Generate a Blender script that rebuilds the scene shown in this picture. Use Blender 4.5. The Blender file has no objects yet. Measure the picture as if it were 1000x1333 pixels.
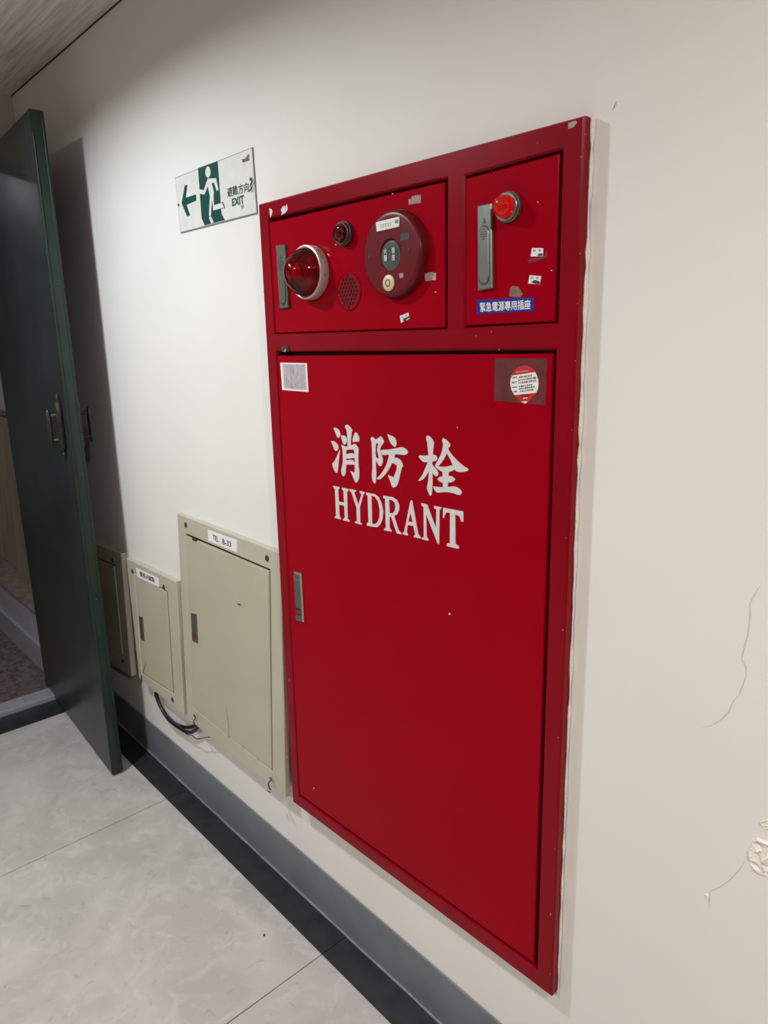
import bpy, bmesh, math, random
from mathutils import Vector, Matrix
from mathutils.geometry import tessellate_polygon
random.seed(7)

# ------------------------------------------------------------------ camera
FPX, CXP, CYP = 924.0, 500.0, 666.5
CAM = Vector((0.0, -0.93, 1.487))
RW = Matrix(((0.67424159, -0.16329898, 0.72023032),
             (0.73824955, 0.17497594, -0.65143766),
             (-0.01964387, 0.97093608, 0.23853145)))      # camera axes -> world
scene = bpy.context.scene
COL = scene.collection
cd = bpy.data.cameras.new('camera')
cam = bpy.data.objects.new('camera', cd); COL.objects.link(cam)
cd.sensor_fit = 'VERTICAL'; cd.sensor_height = 36.0; cd.sensor_width = 27.0
cd.lens = FPX * 36.0 / 1333.0
cd.clip_start = 0.02
cam.matrix_world = Matrix.Translation(CAM) @ RW.to_4x4()
scene.camera = cam

# ------------------------------------------------------------------ world, exposure
w = bpy.data.worlds.new('world'); scene.world = w; w.use_nodes = True
w.node_tree.nodes['Background'].inputs[0].default_value = (0.75, 0.8, 0.85, 1)
w.node_tree.nodes['Background'].inputs[1].default_value = 0.15
vs = scene.view_settings
vs.view_transform = 'Standard'; vs.look = 'None'; vs.gamma = 1.0; vs.use_curve_mapping = False
vs.exposure = 0.0
scene.display_settings.display_device = 'sRGB'
# corridor lamps: x, y, power in watts, colour, (they are built further down as downlights)
CEIL = 2.352
LAMPS = [(-1.85, -0.97, 24.5, (0.90, 0.97, 1.0), 0.036),
         (-0.90, -2.35, 31.0, (1.0, 0.94, 0.86), 0.019),
         (0.75, -0.97, 32.0, (1.0, 0.92, 0.83), 0.026)]  # last lamp is unseen fill, added to brighten the right-hand wall
LANDING_FILL = (-4.9, -0.95, 3.0, (0.92, 0.95, 1.0), 0.033)  # unseen lamp added to give the closed landing its dim light

# ------------------------------------------------------------------ pixel -> point
def ray(p):
    return RW @ Vector(((p[0] - CXP) / FPX, -(p[1] - CYP) / FPX, -1.0))
class Plane:
    def __init__(s, p0, n): s.p0 = Vector(p0); s.n = Vector(n).normalized()
    def hit(s, p):
        r = ray(p); return CAM + r * ((s.p0 - CAM).dot(s.n) / r.dot(s.n))
    def y(s, x, z):
        return s.p0.y - ((x - s.p0.x) * s.n.x + (z - s.p0.z) * s.n.z) / s.n.y
    def pt(s, q, h=0.0):
        return Vector((q[0], s.y(q[0], q[1]), q[1])) + s.n * h
    def xz(s, p):
        v = s.hit(p); return (v.x, v.z)
    def xzs(s, ps): return [s.xz(p) for p in ps]
    def up(s, h): return Plane(s.p0 + s.n * h, s.n)
def wallplane(d): return Plane((0, -d, 0), (0, -1, 0))
def plane3(a, b, c):
    n = (b - a).cross(c - a).normalized()
    if n.y > 0: n = -n
    return Plane(a, n)
def crop(pts, ox, oy, sc): return [(ox + x / sc, oy + y / sc) for x, y in pts]

# ------------------------------------------------------------------ materials
def _nt(name):
    m = bpy.data.materials.new(name); m.use_nodes = True
    nt = m.node_tree; b = nt.nodes['Principled BSDF']; return m, nt, b
def mat(name, col, rough=0.5, var=0.06, scale=8.0, bump=0.0, bscale=60.0, metal=0.0, spec=0.5, coat=0.0, stretch=(1, 1, 1), col2=None, lo=0.3, hi=0.7, detail=5.0):
    m, nt, b = _nt(name)
    N, L = nt.nodes, nt.links
    tc = N.new('ShaderNodeTexCoord'); mp = N.new('ShaderNodeMapping')
    mp.inputs['Scale'].default_value = stretch
    L.new(tc.outputs['Object'], mp.inputs['Vector'])
    nz = N.new('ShaderNodeTexNoise'); nz.inputs['Scale'].default_value = scale; nz.inputs['Detail'].default_value = detail
    L.new(mp.outputs[0], nz.inputs['Vector'])
    cr = N.new('ShaderNodeValToRGB')
    c2 = col2 or tuple(max(0, c * (1 - var)) for c in col)
    c1 = col if col2 else tuple(min(1, c * (1 + var)) for c in col)
    cr.color_ramp.elements[0].position = lo; cr.color_ramp.elements[1].position = hi
    cr.color_ramp.elements[0].color = (*c2, 1); cr.color_ramp.elements[1].color = (*c1, 1)
    L.new(nz.outputs['Fac'], cr.inputs[0]); L.new(cr.outputs[0], b.inputs['Base Color'])
    b.inputs['Roughness'].default_value = rough; b.inputs['Metallic'].default_value = metal
    b.inputs['Specular IOR Level'].default_value = spec; b.inputs['Coat Weight'].default_value = coat
    if bump:
        n2 = N.new('ShaderNodeTexNoise'); n2.inputs['Scale'].default_value = bscale; n2.inputs['Detail'].default_value = 4
        L.new(mp.outputs[0], n2.inputs['Vector'])
        bp = N.new('ShaderNodeBump'); bp.inputs['Strength'].default_value = bump; bp.inputs['Distance'].default_value = 0.004
        L.new(n2.outputs['Fac'], bp.inputs['Height']); L.new(bp.outputs[0], b.inputs['Normal'])
    return m
M = {}
M['wall'] = mat('wall_paint', (0.80, 0.785, 0.76), 0.55, 0.02, 3.0, 0.12, 9.0, spec=0.3)
M['frontwall'] = mat('grey_wall_paint', (0.30, 0.29, 0.28), 0.7, 0.04, 4.0)
M['endwall'] = mat('end_wall_paint', (0.60, 0.56, 0.46), 0.6, 0.06, 5.0, 0.1, 20)
M['ceiling'] = mat('ceiling_board', (0.66, 0.61, 0.58), 0.7, 0.24, 90.0, 0.6, 110.0, stretch=(0.05, 1, 1), detail=8)
M['plaster'] = mat('bare_plaster', (0.84, 0.80, 0.75), 0.8, 0.05, 60.0, 0.8, 140.0)
M['skirt'] = mat('grey_skirting_paint', (0.172, 0.187, 0.212), 0.38, 0.12, 9.0, 0.05, 40.0)
M['blackvinyl'] = mat('black_vinyl', (0.022, 0.023, 0.028), 0.42, 0.35, 22.0, 0.03, 60.0)
M['grout'] = mat('joint_dark', (0.03, 0.028, 0.027), 0.9)
M['bead'] = mat('grey_sealant', (0.22, 0.22, 0.225), 0.4, 0.2, 80.0)
M['red'] = mat('red_enamel', (0.315, 0.0005, 0.009), 0.24, 0.04, 7.0, 0.02, 30.0, spec=0.05)
M['redframe'] = mat('red_frame_enamel', (0.235, 0.0018, 0.010), 0.28, 0.08, 12.0, 0.04, 40.0, spec=0.12)
M['redbox'] = mat('red_box_inside', (0.10, 0.002, 0.006), 0.6)
M['maroon'] = mat('maroon_plastic', (0.135, 0.008, 0.014), 0.33, 0.06, 20.0, spec=0.25)
M['letter'] = mat('white_letter_paint', (0.66, 0.64, 0.65), 0.5, 0.05, 90.0)
M['white'] = mat('white_plastic', (0.80, 0.80, 0.80), 0.35, 0.03, 30.0)
M['paper'] = mat('white_paper', (0.80, 0.79, 0.80), 0.6, 0.03, 60.0)
M['signwhite'] = mat('sign_white', (0.74, 0.73, 0.71), 0.3, 0.04, 30.0)
M['signedge'] = mat('sign_edge_grey', (0.22, 0.22, 0.21), 0.5)
M['signgreen'] = mat('sign_green', (0.012, 0.070, 0.062), 0.32, 0.1, 30.0)
M['ink'] = mat('black_ink', (0.018, 0.018, 0.022), 0.5)
M['inkgrey'] = mat('grey_ink', (0.30, 0.30, 0.29), 0.6)
M['blue'] = mat('blue_label', (0.006, 0.020, 0.30), 0.35, 0.05, 30.0)
M['stickred'] = mat('sticker_red', (0.56, 0.020, 0.022), 0.4, 0.04, 50.0)
M['latchred'] = mat('dull_red_button', (0.26, 0.012, 0.014), 0.4)
M['residue'] = mat('dark_residue', (0.115, 0.012, 0.016), 0.55, 0.3, 60.0)
M['brown'] = mat('brown_stain', (0.16, 0.085, 0.05), 0.7, 0.3, 80.0)
M['tornpaper'] = mat('torn_paper', (0.40, 0.30, 0.27), 0.7, 0.3, 160.0)
M['steel'] = mat('dull_steel', (0.21, 0.225, 0.20), 0.38, 0.2, 40.0, metal=0.75, stretch=(1, 1, 0.2))
M['steeldark'] = mat('dark_steel', (0.10, 0.10, 0.09), 0.42, 0.25, 60.0, metal=0.7)
M['chrome'] = mat('chrome', (0.62, 0.60, 0.58), 0.22, 0.08, 60.0, metal=1.0)
M['aluminium'] = mat('bright_aluminium', (0.66, 0.63, 0.62), 0.33, 0.1, 70.0, metal=0.45)
M['latchgrey'] = mat('latch_grey', (0.13, 0.14, 0.145), 0.3, 0.1, 50.0, metal=0.5)
M['black'] = mat('black_plastic', (0.012, 0.012, 0.012), 0.4)
M['hole'] = mat('dark_hole', (0.006, 0.004, 0.004), 0.8)
M['cream'] = mat('cream_label', (0.66, 0.57, 0.36), 0.45, 0.05, 60.0)
M['beige'] = mat('beige_enamel', (0.48, 0.447, 0.347), 0.36, 0.05, 6.0, 0.06, 45.0)
M['beigeframe'] = mat('beige_frame_enamel', (0.50, 0.468, 0.375), 0.36, 0.05, 9.0, 0.05, 45.0)
M['rust'] = mat('rusty_iron', (0.06, 0.035, 0.02), 0.7, 0.4, 90.0, 0.4, 200.0)
M['doorgreen'] = mat('dark_green_enamel', (0.020, 0.026, 0.027), 0.36, 0.25, 5.0, 0.05, 30.0, spec=0.55)
M['dooredge'] = mat('green_edge_enamel', (0.013, 0.026, 0.020), 0.38, 0.2, 9.0, 0.05, 40.0)
M['bronze'] = mat('old_bronze', (0.045, 0.038, 0.036), 0.35, 0.3, 70.0, metal=0.6)
M['cable'] = mat('black_cable', (0.010, 0.010, 0.011), 0.35)
M['crack'] = mat('crack_dark', (0.50, 0.48, 0.44), 0.9)
M['tan'] = mat('tan_board', (0.27, 0.22, 0.145), 0.65, 0.25, 9.0, 0.15, 25.0, stretch=(1.5, 1.5, 0.25))
M['browntile'] = mat('brown_stone', (0.20, 0.15, 0.135), 0.5, 0.35, 30.0)
M['paletile'] = mat('pale_tile', (0.40, 0.38, 0.43), 0.35, 0.06, 14.0)
M['threshold'] = mat('pale_threshold', (0.30, 0.30, 0.34), 0.45, 0.1, 30.0)
M['landing'] = mat('landing_wall_paint', (0.50, 0.49, 0.47), 0.6, 0.03, 6.0)

def marble_vinyl():
    m, nt, b = _nt('marbled_vinyl_tile'); N, L = nt.nodes, nt.links
    tc = N.new('ShaderNodeTexCoord')
    n1 = N.new('ShaderNodeTexNoise'); n1.inputs['Scale'].default_value = 3.2; n1.inputs['Detail'].default_value = 6
    n1.inputs['Distortion'].default_value = 1.8
    L.new(tc.outputs['Object'], n1.inputs['Vector'])
    r1 = N.new('ShaderNodeValToRGB'); e = r1.color_ramp.elements
    e[0].position = 0.32; e[0].color = (0.425, 0.405, 0.390, 1); e[1].position = 0.68; e[1].color = (0.53, 0.508, 0.49, 1)
    L.new(n1.outputs['Fac'], r1.inputs[0])
    n2 = N.new('ShaderNodeTexNoise'); n2.inputs['Scale'].default_value = 13.0; n2.inputs['Detail'].default_value = 8
    n2.inputs['Distortion'].default_value = 1.5; n2.inputs['Roughness'].default_value = 0.62
    L.new(tc.outputs['Object'], n2.inputs['Vector'])
    r2 = N.new('ShaderNodeValToRGB'); e = r2.color_ramp.elements
    e[0].position = 0.50; e[0].color = (0, 0, 0, 1); e[1].position = 0.80; e[1].color = (0.75, 0.75, 0.75, 1)
    L.new(n2.outputs['Fac'], r2.inputs[0])
    mx = N.new('ShaderNodeMixRGB'); mx.inputs[2].default_value = (0.63, 0.615, 0.60, 1)
    L.new(r2.outputs[0], mx.inputs[0]); L.new(r1.outputs[0], mx.inputs[1])
    n3 = N.new('ShaderNodeTexNoise'); n3.inputs['Scale'].default_value = 14.0; n3.inputs['Detail'].default_value = 8; n3.inputs['Distortion'].default_value = 3.0
    L.new(tc.outputs['Object'], n3.inputs['Vector'])
    r3 = N.new('ShaderNodeValToRGB'); e = r3.color_ramp.elements
    e[0].position = 0.62; e[0].color = (0, 0, 0, 1); e[1].position = 0.8; e[1].color = (0.55, 0.55, 0.55, 1)
    L.new(n3.outputs['Fac'], r3.inputs[0])
    m2 = N.new('ShaderNodeMixRGB'); m2.inputs[2].default_value = (0.22, 0.21, 0.20, 1)
    L.new(r3.outputs[0], m2.inputs[0]); L.new(mx.outputs[0], m2.inputs[1])
    L.new(m2.outputs[0], b.inputs['Base Color'])
    b.inputs['Roughness'].default_value = 0.36
    return m
M['tile'] = marble_vinyl()

def mosaic_mat():
    m, nt, b = _nt('brown_mosaic_floor'); N, L = nt.nodes, nt.links
    tc = N.new('ShaderNodeTexCoord')
    v = N.new('ShaderNodeTexVoronoi'); v.inputs['Scale'].default_value = 55
    L.new(tc.outputs['Object'], v.inputs['Vector'])
    r = N.new('ShaderNodeValToRGB'); e = r.color_ramp.elements
    e[0].position = 0.2; e[0].color = (0.085, 0.065, 0.065, 1); e[1].position = 0.8; e[1].color = (0.16, 0.13, 0.125, 1)
    sp = N.new('ShaderNodeSeparateColor'); L.new(v.outputs['Color'], sp.inputs[0]); L.new(sp.outputs[0], r.inputs[0])
    L.new(r.outputs[0], b.inputs['Base Color']); b.inputs['Roughness'].default_value = 0.4
    return m
M['mosaic'] = mosaic_mat()

def scribble_mat():
    m, nt, b = _nt('scribbled_paper'); N, L = nt.nodes, nt.links
    tc = N.new('ShaderNodeTexCoord'); mp = N.new('ShaderNodeMapping'); mp.inputs['Scale'].default_value = (1, 1, 0.16)
    L.new(tc.outputs['Object'], mp.inputs['Vector'])
    n = N.new('ShaderNodeTexNoise'); n.inputs['Scale'].default_value = 420; n.inputs['Detail'].default_value = 3
    L.new(mp.outputs[0], n.inputs['Vector'])
    r = N.new('ShaderNodeValToRGB'); e = r.color_ramp.elements
    e[0].position = 0.30; e[0].color = (0.30, 0.24, 0.28, 1); e[1].position = 0.70; e[1].color = (0.62, 0.54, 0.58, 1)
    L.new(n.outputs['Fac'], r.inputs[0]); L.new(r.outputs[0], b.inputs['Base Color']); b.inputs['Roughness'].default_value = 0.6
    return m
M['scribble'] = scribble_mat()

def lens_mat(name, col, emit=0.0):
    m, nt, b = _nt(name)
    N, L = nt.nodes, nt.links
    tc = N.new('ShaderNodeTexCoord'); nz = N.new('ShaderNodeTexNoise'); nz.inputs['Scale'].default_value = 30
    L.new(tc.outputs['Object'], nz.inputs['Vector'])
    mx = N.new('ShaderNodeMixRGB'); mx.inputs[1].default_value = (*[c * 0.85 for c in col], 1); mx.inputs[2].default_value = (*col, 1)
    L.new(nz.outputs['Fac'], mx.inputs[0]); L.new(mx.outputs[0], b.inputs['Base Color'])
    b.inputs['Roughness'].default_value = 0.06; b.inputs['IOR'].default_value = 1.48
    b.inputs['Transmission Weight'].default_value = 0.75
    b.inputs['Coat Weight'].default_value = 0.1; b.inputs['Coat Roughness'].default_value = 0.03; b.inputs['Specular IOR Level'].default_value = 0.35
    if emit:
        b.inputs['Emission Color'].default_value = (1.0, 0.008, 0.006, 1); b.inputs['Emission Strength'].default_value = emit
    return m
def tinted_mat(name, tint):
    """thin tinted plastic shell: see-through colour with a glossy skin"""
    m = bpy.data.materials.new(name); m.use_nodes = True; nt = m.node_tree; N, L = nt.nodes, nt.links
    N.remove(N['Principled BSDF']); out = N['Material Output']
    tr = N.new('ShaderNodeBsdfTransparent'); tr.inputs[0].default_value = (*tint, 1)
    gl = N.new('ShaderNodeBsdfGlossy'); gl.inputs['Roughness'].default_value = 0.06
    df = N.new('ShaderNodeBsdfDiffuse'); df.inputs[0].default_value = (0.25, 0.0005, 0.006, 1)
    tc = N.new('ShaderNodeTexCoord'); nz = N.new('ShaderNodeTexNoise'); nz.inputs['Scale'].default_value = 90
    L.new(tc.outputs['Object'], nz.inputs['Vector'])
    mr = N.new('ShaderNodeMapRange'); mr.inputs[3].default_value = 0.10; mr.inputs[4].default_value = 0.22
    L.new(nz.outputs['Fac'], mr.inputs[0])
    m0 = N.new('ShaderNodeMixShader'); L.new(mr.outputs[0], m0.inputs[0]); L.new(tr.outputs[0], m0.inputs[1]); L.new(df.outputs[0], m0.inputs[2])
    fr_ = N.new('ShaderNodeFresnel'); fr_.inputs['IOR'].default_value = 1.45
    mx = N.new('ShaderNodeMixShader'); L.new(fr_.outputs[0], mx.inputs[0]); L.new(m0.outputs[0], mx.inputs[1]); L.new(gl.outputs[0], mx.inputs[2])
    L.new(mx.outputs[0], out.inputs['Surface']); return m
M['lens'] = tinted_mat('red_lens', (0.84, 0.012, 0.03))
M['lensdark'] = lens_mat('dark_red_lens', (0.22, 0.002, 0.012))
M['lenslit'] = lens_mat('lit_red_lens', (0.75, 0.008, 0.008), 0.11)
def emit_mat(name, col, s):
    m, nt, b = _nt(name); b.inputs['Emission Color'].default_value = (*col, 1); b.inputs['Emission Strength'].default_value = s
    b.inputs['Base Color'].default_value = (*col, 1); return m

# ------------------------------------------------------------------ object helpers
def empty(name, loc, label=None, cat=None, kind=None, group=None):
    o = bpy.data.objects.new(name, None); COL.objects.link(o); o.location = loc; o.empty_display_size = 0.05
    return tag(o, label, cat, kind, group)
def tag(o, label=None, cat=None, kind=None, group=None):
    if label: o['label'] = label
    if cat: o['category'] = cat
    if kind: o['kind'] = kind
    if group: o['group'] = group
    return o
def origin(p):
    v = Vector((0, 0, 0))
    while p: v += p.location; p = p.parent
    return v
def obj(name, bm, m, parent=None, smooth=None, label=None, loc=None):
    """bm is in world coordinates; it is re-based on its parent's origin."""
    base = origin(parent)
    own = Vector((0, 0, 0))
    if parent is None and loc is not None:
        base = Vector(loc)
    bmesh.ops.recalc_face_normals(bm, faces=bm.faces)
    if base.length > 0: bmesh.ops.translate(bm, verts=bm.verts, vec=-base)
    me = bpy.data.meshes.new(name); bm.to_mesh(me); bm.free()
    if smooth is not None:
        for p in me.polygons: p.use_smooth = True
        me.set_sharp_from_angle(angle=math.radians(smooth))
    me.materials.append(M[m] if isinstance(m, str) else m)
    o = bpy.data.objects.new(name, me); COL.objects.link(o)
    if parent is not None: o.parent = parent
    elif loc is not None: o.location = loc
    if label: o['label'] = label
    return o
def new(): return bmesh.new()
def box(bm, a, b):
    x0, y0, z0 = (min(a[i], b[i]) for i in range(3)); x1, y1, z1 = (max(a[i], b[i]) for i in range(3))
    v = [bm.verts.new(c) for c in ((x0, y0, z0), (x1, y0, z0), (x1, y1, z0), (x0, y1, z0), (x0, y0, z1), (x1, y0, z1), (x1, y1, z1), (x0, y1, z1))]
    for f in ((0, 1, 2, 3), (4, 5, 6, 7), (0, 1, 5, 4), (1, 2, 6, 5), (2, 3, 7, 6), (3, 0, 4, 7)): bm.faces.new([v[i] for i in f])
    return bm
def bevbox(a, b, r, seg=2):
    bm = box(new(), a, b)
    bmesh.ops.bevel(bm, geom=list(bm.edges), offset=r, segments=seg, affect='EDGES', profile=0.6)
    return bm
def area2(p): return sum(p[i][0] * p[(i + 1) % len(p)][1] - p[(i + 1) % len(p)][0] * p[i][1] for i in range(len(p)))
def inset(poly, d):
    """move a 2-D polygon inwards by d"""
    n = len(poly); s = 1 if area2(poly) > 0 else -1; out = []
    for i in range(n):
        p0, p1, p2 = Vector(poly[i - 1]), Vector(poly[i]), Vector(poly[(i + 1) % n])
        e1 = (p1 - p0).normalized(); e2 = (p2 - p1).normalized()
        n1 = Vector((-e1.y, e1.x)) * s; n2 = Vector((-e2.y, e2.x)) * s
        b = n1 + n2; k = b.length_squared
        b = b * (2 / k) if k > 0.3 else n1
        out.append(tuple(p1 + b * d))
    return out
def prism(bm, outer, holes, pl, back, front, ch=0.0, towall=False):
    """flat plate on plane pl: outline and holes in x,z; heights along the plane's normal; chamfered front rim"""
    loops = [outer] + list(holes)
    def ring(lp, h): return [bm.verts.new(pl.pt(q, h)) for q in lp]
    caps = []
    for k, lp in enumerate(loops):
        rb = ring(lp, back); n = len(lp)
        if towall:
            for v in rb: v.co.y = 0.0
        if ch:
            rm = ring(lp, front - ch)
            rf = ring(inset(lp, ch if k == 0 else -ch), front)
            seq = [rb, rm, rf]
        else:
            rf = ring(lp, front); seq = [rb, rf]
        for A, B in zip(seq, seq[1:]):
            for i in range(n):
                bm.faces.new((A[i], A[(i + 1) % n], B[(i + 1) % n], B[i]))
        caps.append((rb, rf))
    for side in (0, 1):
        allv = [v for c in caps for v in c[side]]
        tris = tessellate_polygon([[Vector((v.co.x, v.co.z, 0)) for v in c[side]] for c in caps])
        for t in tris:
            try: bm.faces.new([allv[i] for i in t])
            except ValueError: pass
    return bm
def plate_px(name, pts, m, parent, pl, front, back=0.0, ch=0.0, holes=(), smooth=None, label=None):
    bm = prism(new(), pl.xzs(pts), [pl.xzs(h) for h in holes], pl, back, front, ch)
    return obj(name, bm, m, parent, smooth, label)
def chaikin(p, k=0.22, it=1):
    for _ in range(it):
        q = []
        for i in range(len(p)):
            a, b = p[i], p[(i + 1) % len(p)]
            q += [(a[0] + (b[0] - a[0]) * k, a[1] + (b[1] - a[1]) * k), (b[0] + (a[0] - b[0]) * k, b[1] + (a[1] - b[1]) * k)]
        p = q
    return p
def lathe(bm, c, axis, prof, seg=40, cap=True):
    """prof: (radius, height along axis)"""
    axis = Vector(axis).normalized(); u = axis.orthogonal().normalized(); v = axis.cross(u); c = Vector(c)
    rings = []
    for r, h in prof:
        if r < 1e-6: rings.append([bm.verts.new(c + axis * h)])
        else: rings.append([bm.verts.new(c + axis * h + (u * math.cos(2 * math.pi * i / seg) + v * math.sin(2 * math.pi * i / seg)) * r) for i in range(seg)])
    for A, B in zip(rings, rings[1:]):
        for i in range(seg):
            j = (i + 1) % seg
            if len(A) == 1 and len(B) == 1: continue
            if len(A) == 1: bm.faces.new((A[0], B[i], B[j]))
            elif len(B) == 1: bm.faces.new((A[i], A[j], B[0]))
            else: bm.faces.new((A[i], A[j], B[j], B[i]))
    for R_ in (rings[0], rings[-1]):
        if cap and len(R_) > 2:
            try: bm.faces.new(R_)
            except ValueError: pass
    return bm
def tube(bm, pts, r, seg=10, rs=None):
    pts = [Vector(p) for p in pts]; prev = None; rings = []
    for i, p in enumerate(pts):
        t = (pts[min(i + 1, len(pts) - 1)] - pts[max(i - 1, 0)]).normalized()
        if prev is None: u = t.orthogonal().normalized()
        else: u = (prev - t * prev.dot(t)).normalized()
        prev = u; v = t.cross(u); rr = rs[i] if rs else r
        rings.append([bm.verts.new(p + (u * math.cos(2 * math.pi * k / seg) + v * math.sin(2 * math.pi * k / seg)) * rr) for k in range(seg)])
    for A, B in zip(rings, rings[1:]):
        for k in range(seg): bm.faces.new((A[k], A[(k + 1) % seg], B[(k + 1) % seg], B[k]))
    bm.faces.new(rings[0]); bm.faces.new(rings[-1])
    return bm
def spline(pts, n=6):
    pts = [Vector(p) for p in pts]; out = []
    for i in range(len(pts) - 1):
        p0, p1, p2, p3 = pts[max(i - 1, 0)], pts[i], pts[i + 1], pts[min(i + 2, len(pts) - 1)]
        for k in range(n):
            t = k / n
            out.append(0.5 * ((2 * p1) + (p2 - p0) * t + (2 * p0 - 5 * p1 + 4 * p2 - p3) * t * t + (3 * p1 - p0 - 3 * p2 + p3) * t ** 3))
    out.append(pts[-1]); return out
def text_bm(s, quad, pl, h, bold=0.0, spacing=1.0):
    """lettering with the built-in font, fitted into a four-corner box (TL, TR, BR, BL) on a plane"""
    cu = bpy.data.curves.new('lettering', 'FONT'); cu.body = s; cu.resolution_u = 3; cu.space_character = spacing
    o = bpy.data.objects.new('lettering', cu); COL.objects.link(o)
    dg = bpy.context.evaluated_depsgraph_get(); dg.update()
    me = bpy.data.meshes.new_from_object(o.evaluated_get(dg))
    bpy.data.objects.remove(o); bpy.data.curves.remove(cu)
    bm = new(); bm.from_mesh(me); bpy.data.meshes.remove(me)
    if bold:                               # heavier strokes: shifted copies
        base = list(bm.faces)
        for dx, dy in ((1, 0), (0, 1), (1, 1)):
            g = bmesh.ops.duplicate(bm, geom=base)['geom']
            bmesh.ops.translate(bm, verts=[e for e in g if isinstance(e, bmesh.types.BMVert)], vec=(dx * bold, dy * bold, (dx + 2 * dy) * 1e-4))
    xs = [v.co.x for v in bm.verts]; ys = [v.co.y for v in bm.verts]
    x0, x1, y0, y1 = min(xs), max(xs), min(ys), max(ys)
    tl, tr, br, bl = [Vector(q) for q in quad]
    for v in bm.verts:
        a = (v.co.x - x0) / (x1 - x0); b = (v.co.y - y0) / (y1 - y0)
        q = (bl * (1 - a) + br * a) * (1 - b) + (tl * (1 - a) + tr * a) * b
        v.co = pl.pt(q, h + v.co.z * 0.6)
    return bm
def text_px(name, s, quad, m, parent, pl, h, bold=0.0, spacing=1.0):
    return obj(name, text_bm(s, pl.xzs(quad), pl, h, bold, spacing), m, parent)
def lerp(a, b, t): return (a[0] + (b[0] - a[0]) * t, a[1] + (b[1] - a[1]) * t)
def bil(q, a, b):
    """point in a pixel quad TL,TR,BR,BL; a to the right, b downwards"""
    return lerp(lerp(q[0], q[1], a), lerp(q[3], q[2], a), b)
def sub(q, a0, b0, a1, b1): return [bil(q, a0, b0), bil(q, a1, b0), bil(q, a1, b1), bil(q, a0, b1)]

# ================================================================== the setting
XE = -2.965          # end wall face
YF = -4.4           # wall behind the camera
XR = 4.0
wall = obj('wall_back', box(new(), (XE - 0.25, 0.0, 0.0), (XR, 0.12, CEIL)), 'wall', None, loc=(0, 0, 0))
tag(wall, 'off-white painted plaster wall that carries the red hydrant cabinet', 'wall', 'structure')
tag(obj('wall_front', box(new(), (XE - 0.25, YF - 0.1, 0), (XR, YF, CEIL)), 'frontwall'), 'grey painted hall wall facing the hydrant cabinet', 'wall', 'structure')
tag(obj('wall_right', box(new(), (XR, YF - 0.1, 0), (XR + 0.1, 0.12, CEIL)), 'frontwall'), 'grey wall closing the near end of the corridor', 'wall', 'structure')
DY0, DY1, DH = -0.085, -1.02, 2.155
bm = new()
box(bm, (XE, 0.0, 0), (XE - 0.22, DY0, CEIL)); box(bm, (XE, DY1, 0), (XE - 0.22, YF, CEIL)); box(bm, (XE, DY0, DH), (XE - 0.22, DY1, CEIL))
wl_ = obj('wall_left', bm, 'endwall'); tag(wl_, 'beige end wall around the open doorway', 'wall', 'structure')
# thin frame edge beside the doorway
bm = new(); box(bm, (XE, DY0 + 0.012, 0), (XE + 0.012, DY0 - 0.03, CEIL - 0.03)); obj('door_frame', bm, 'endwall', wl_)
ce = obj('ceiling', box(new(), (XE - 0.22, YF - 0.1, CEIL), (XR + 0.1, 0.12, CEIL + 0.1)), 'ceiling')
tag(ce, 'grey-brown grained board ceiling above the white wall', 'ceiling', 'structure')

tag(obj('trim_1', box(new(), (XE, -0.004, CEIL - 0.0022), (XR, 0.0, CEIL)), 'rust'), 'thin dark joint line between ceiling and white wall', 'trim', 'structure')  # dark brown strip along the ceiling seam
# floor: slab, marbled tiles, black border tiles
fl = obj('floor', box(new(), (XE - 0.03, YF - 0.1, -0.06), (XR, 0.12, -0.004)), 'grout')
tag(fl, 'grey marbled vinyl tile floor with a black border along the wall', 'floor', 'structure')
J = 0.0014
xs = [-2.888, -2.048, -1.197, -0.346, 0.505, 1.356, 2.207, 3.058, 3.909]
ys = [-0.0855, -0.936, -1.787, -2.638, -3.489, YF]
for i in range(len(xs) - 1):
    for j in range(len(ys) - 1):
        obj('tile', bevbox((xs[i] + J, ys[j + 1] + J, -0.02), (xs[i + 1] - J, ys[j] - J * 0.4, 0.0), 0.0006, 1), 'tile', fl)
    obj('border_tile', bevbox((xs[i] + J * .6, ys[0] + J * .4, -0.02), (xs[i + 1] - J * .6, 0.0, 0.0), 0.0006, 1), 'blackvinyl', fl)
obj('border_tile', bevbox((-3.028, -1.2, -0.02), (xs[0] - J * .6, 0.0, 0.0004), 0.0006, 1), 'blackvinyl', fl)
# skirting along the wall with sealant line
SKT = 0.1365
sk = obj('baseboard_back', bevbox((-2.96, -0.0045, 0.0), (XR, 0.0, SKT), 0.0012, 1), 'skirt')
tag(sk, 'smooth blue-grey painted skirting band along the white wall', 'baseboard', 'structure')
bm = new(); rnd = random.Random(3)
pts = [(x, -0.0055 - 0.0012 * rnd.random(), 0.0015) for x in [-2.9 + 0.05 * k for k in range(80)]]
tube(bm, pts, 0.0036, 6, [0.0030 + 0.0016 * rnd.random() for _ in pts]); obj('sealant_line', bm, 'bead', sk, 60)

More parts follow.
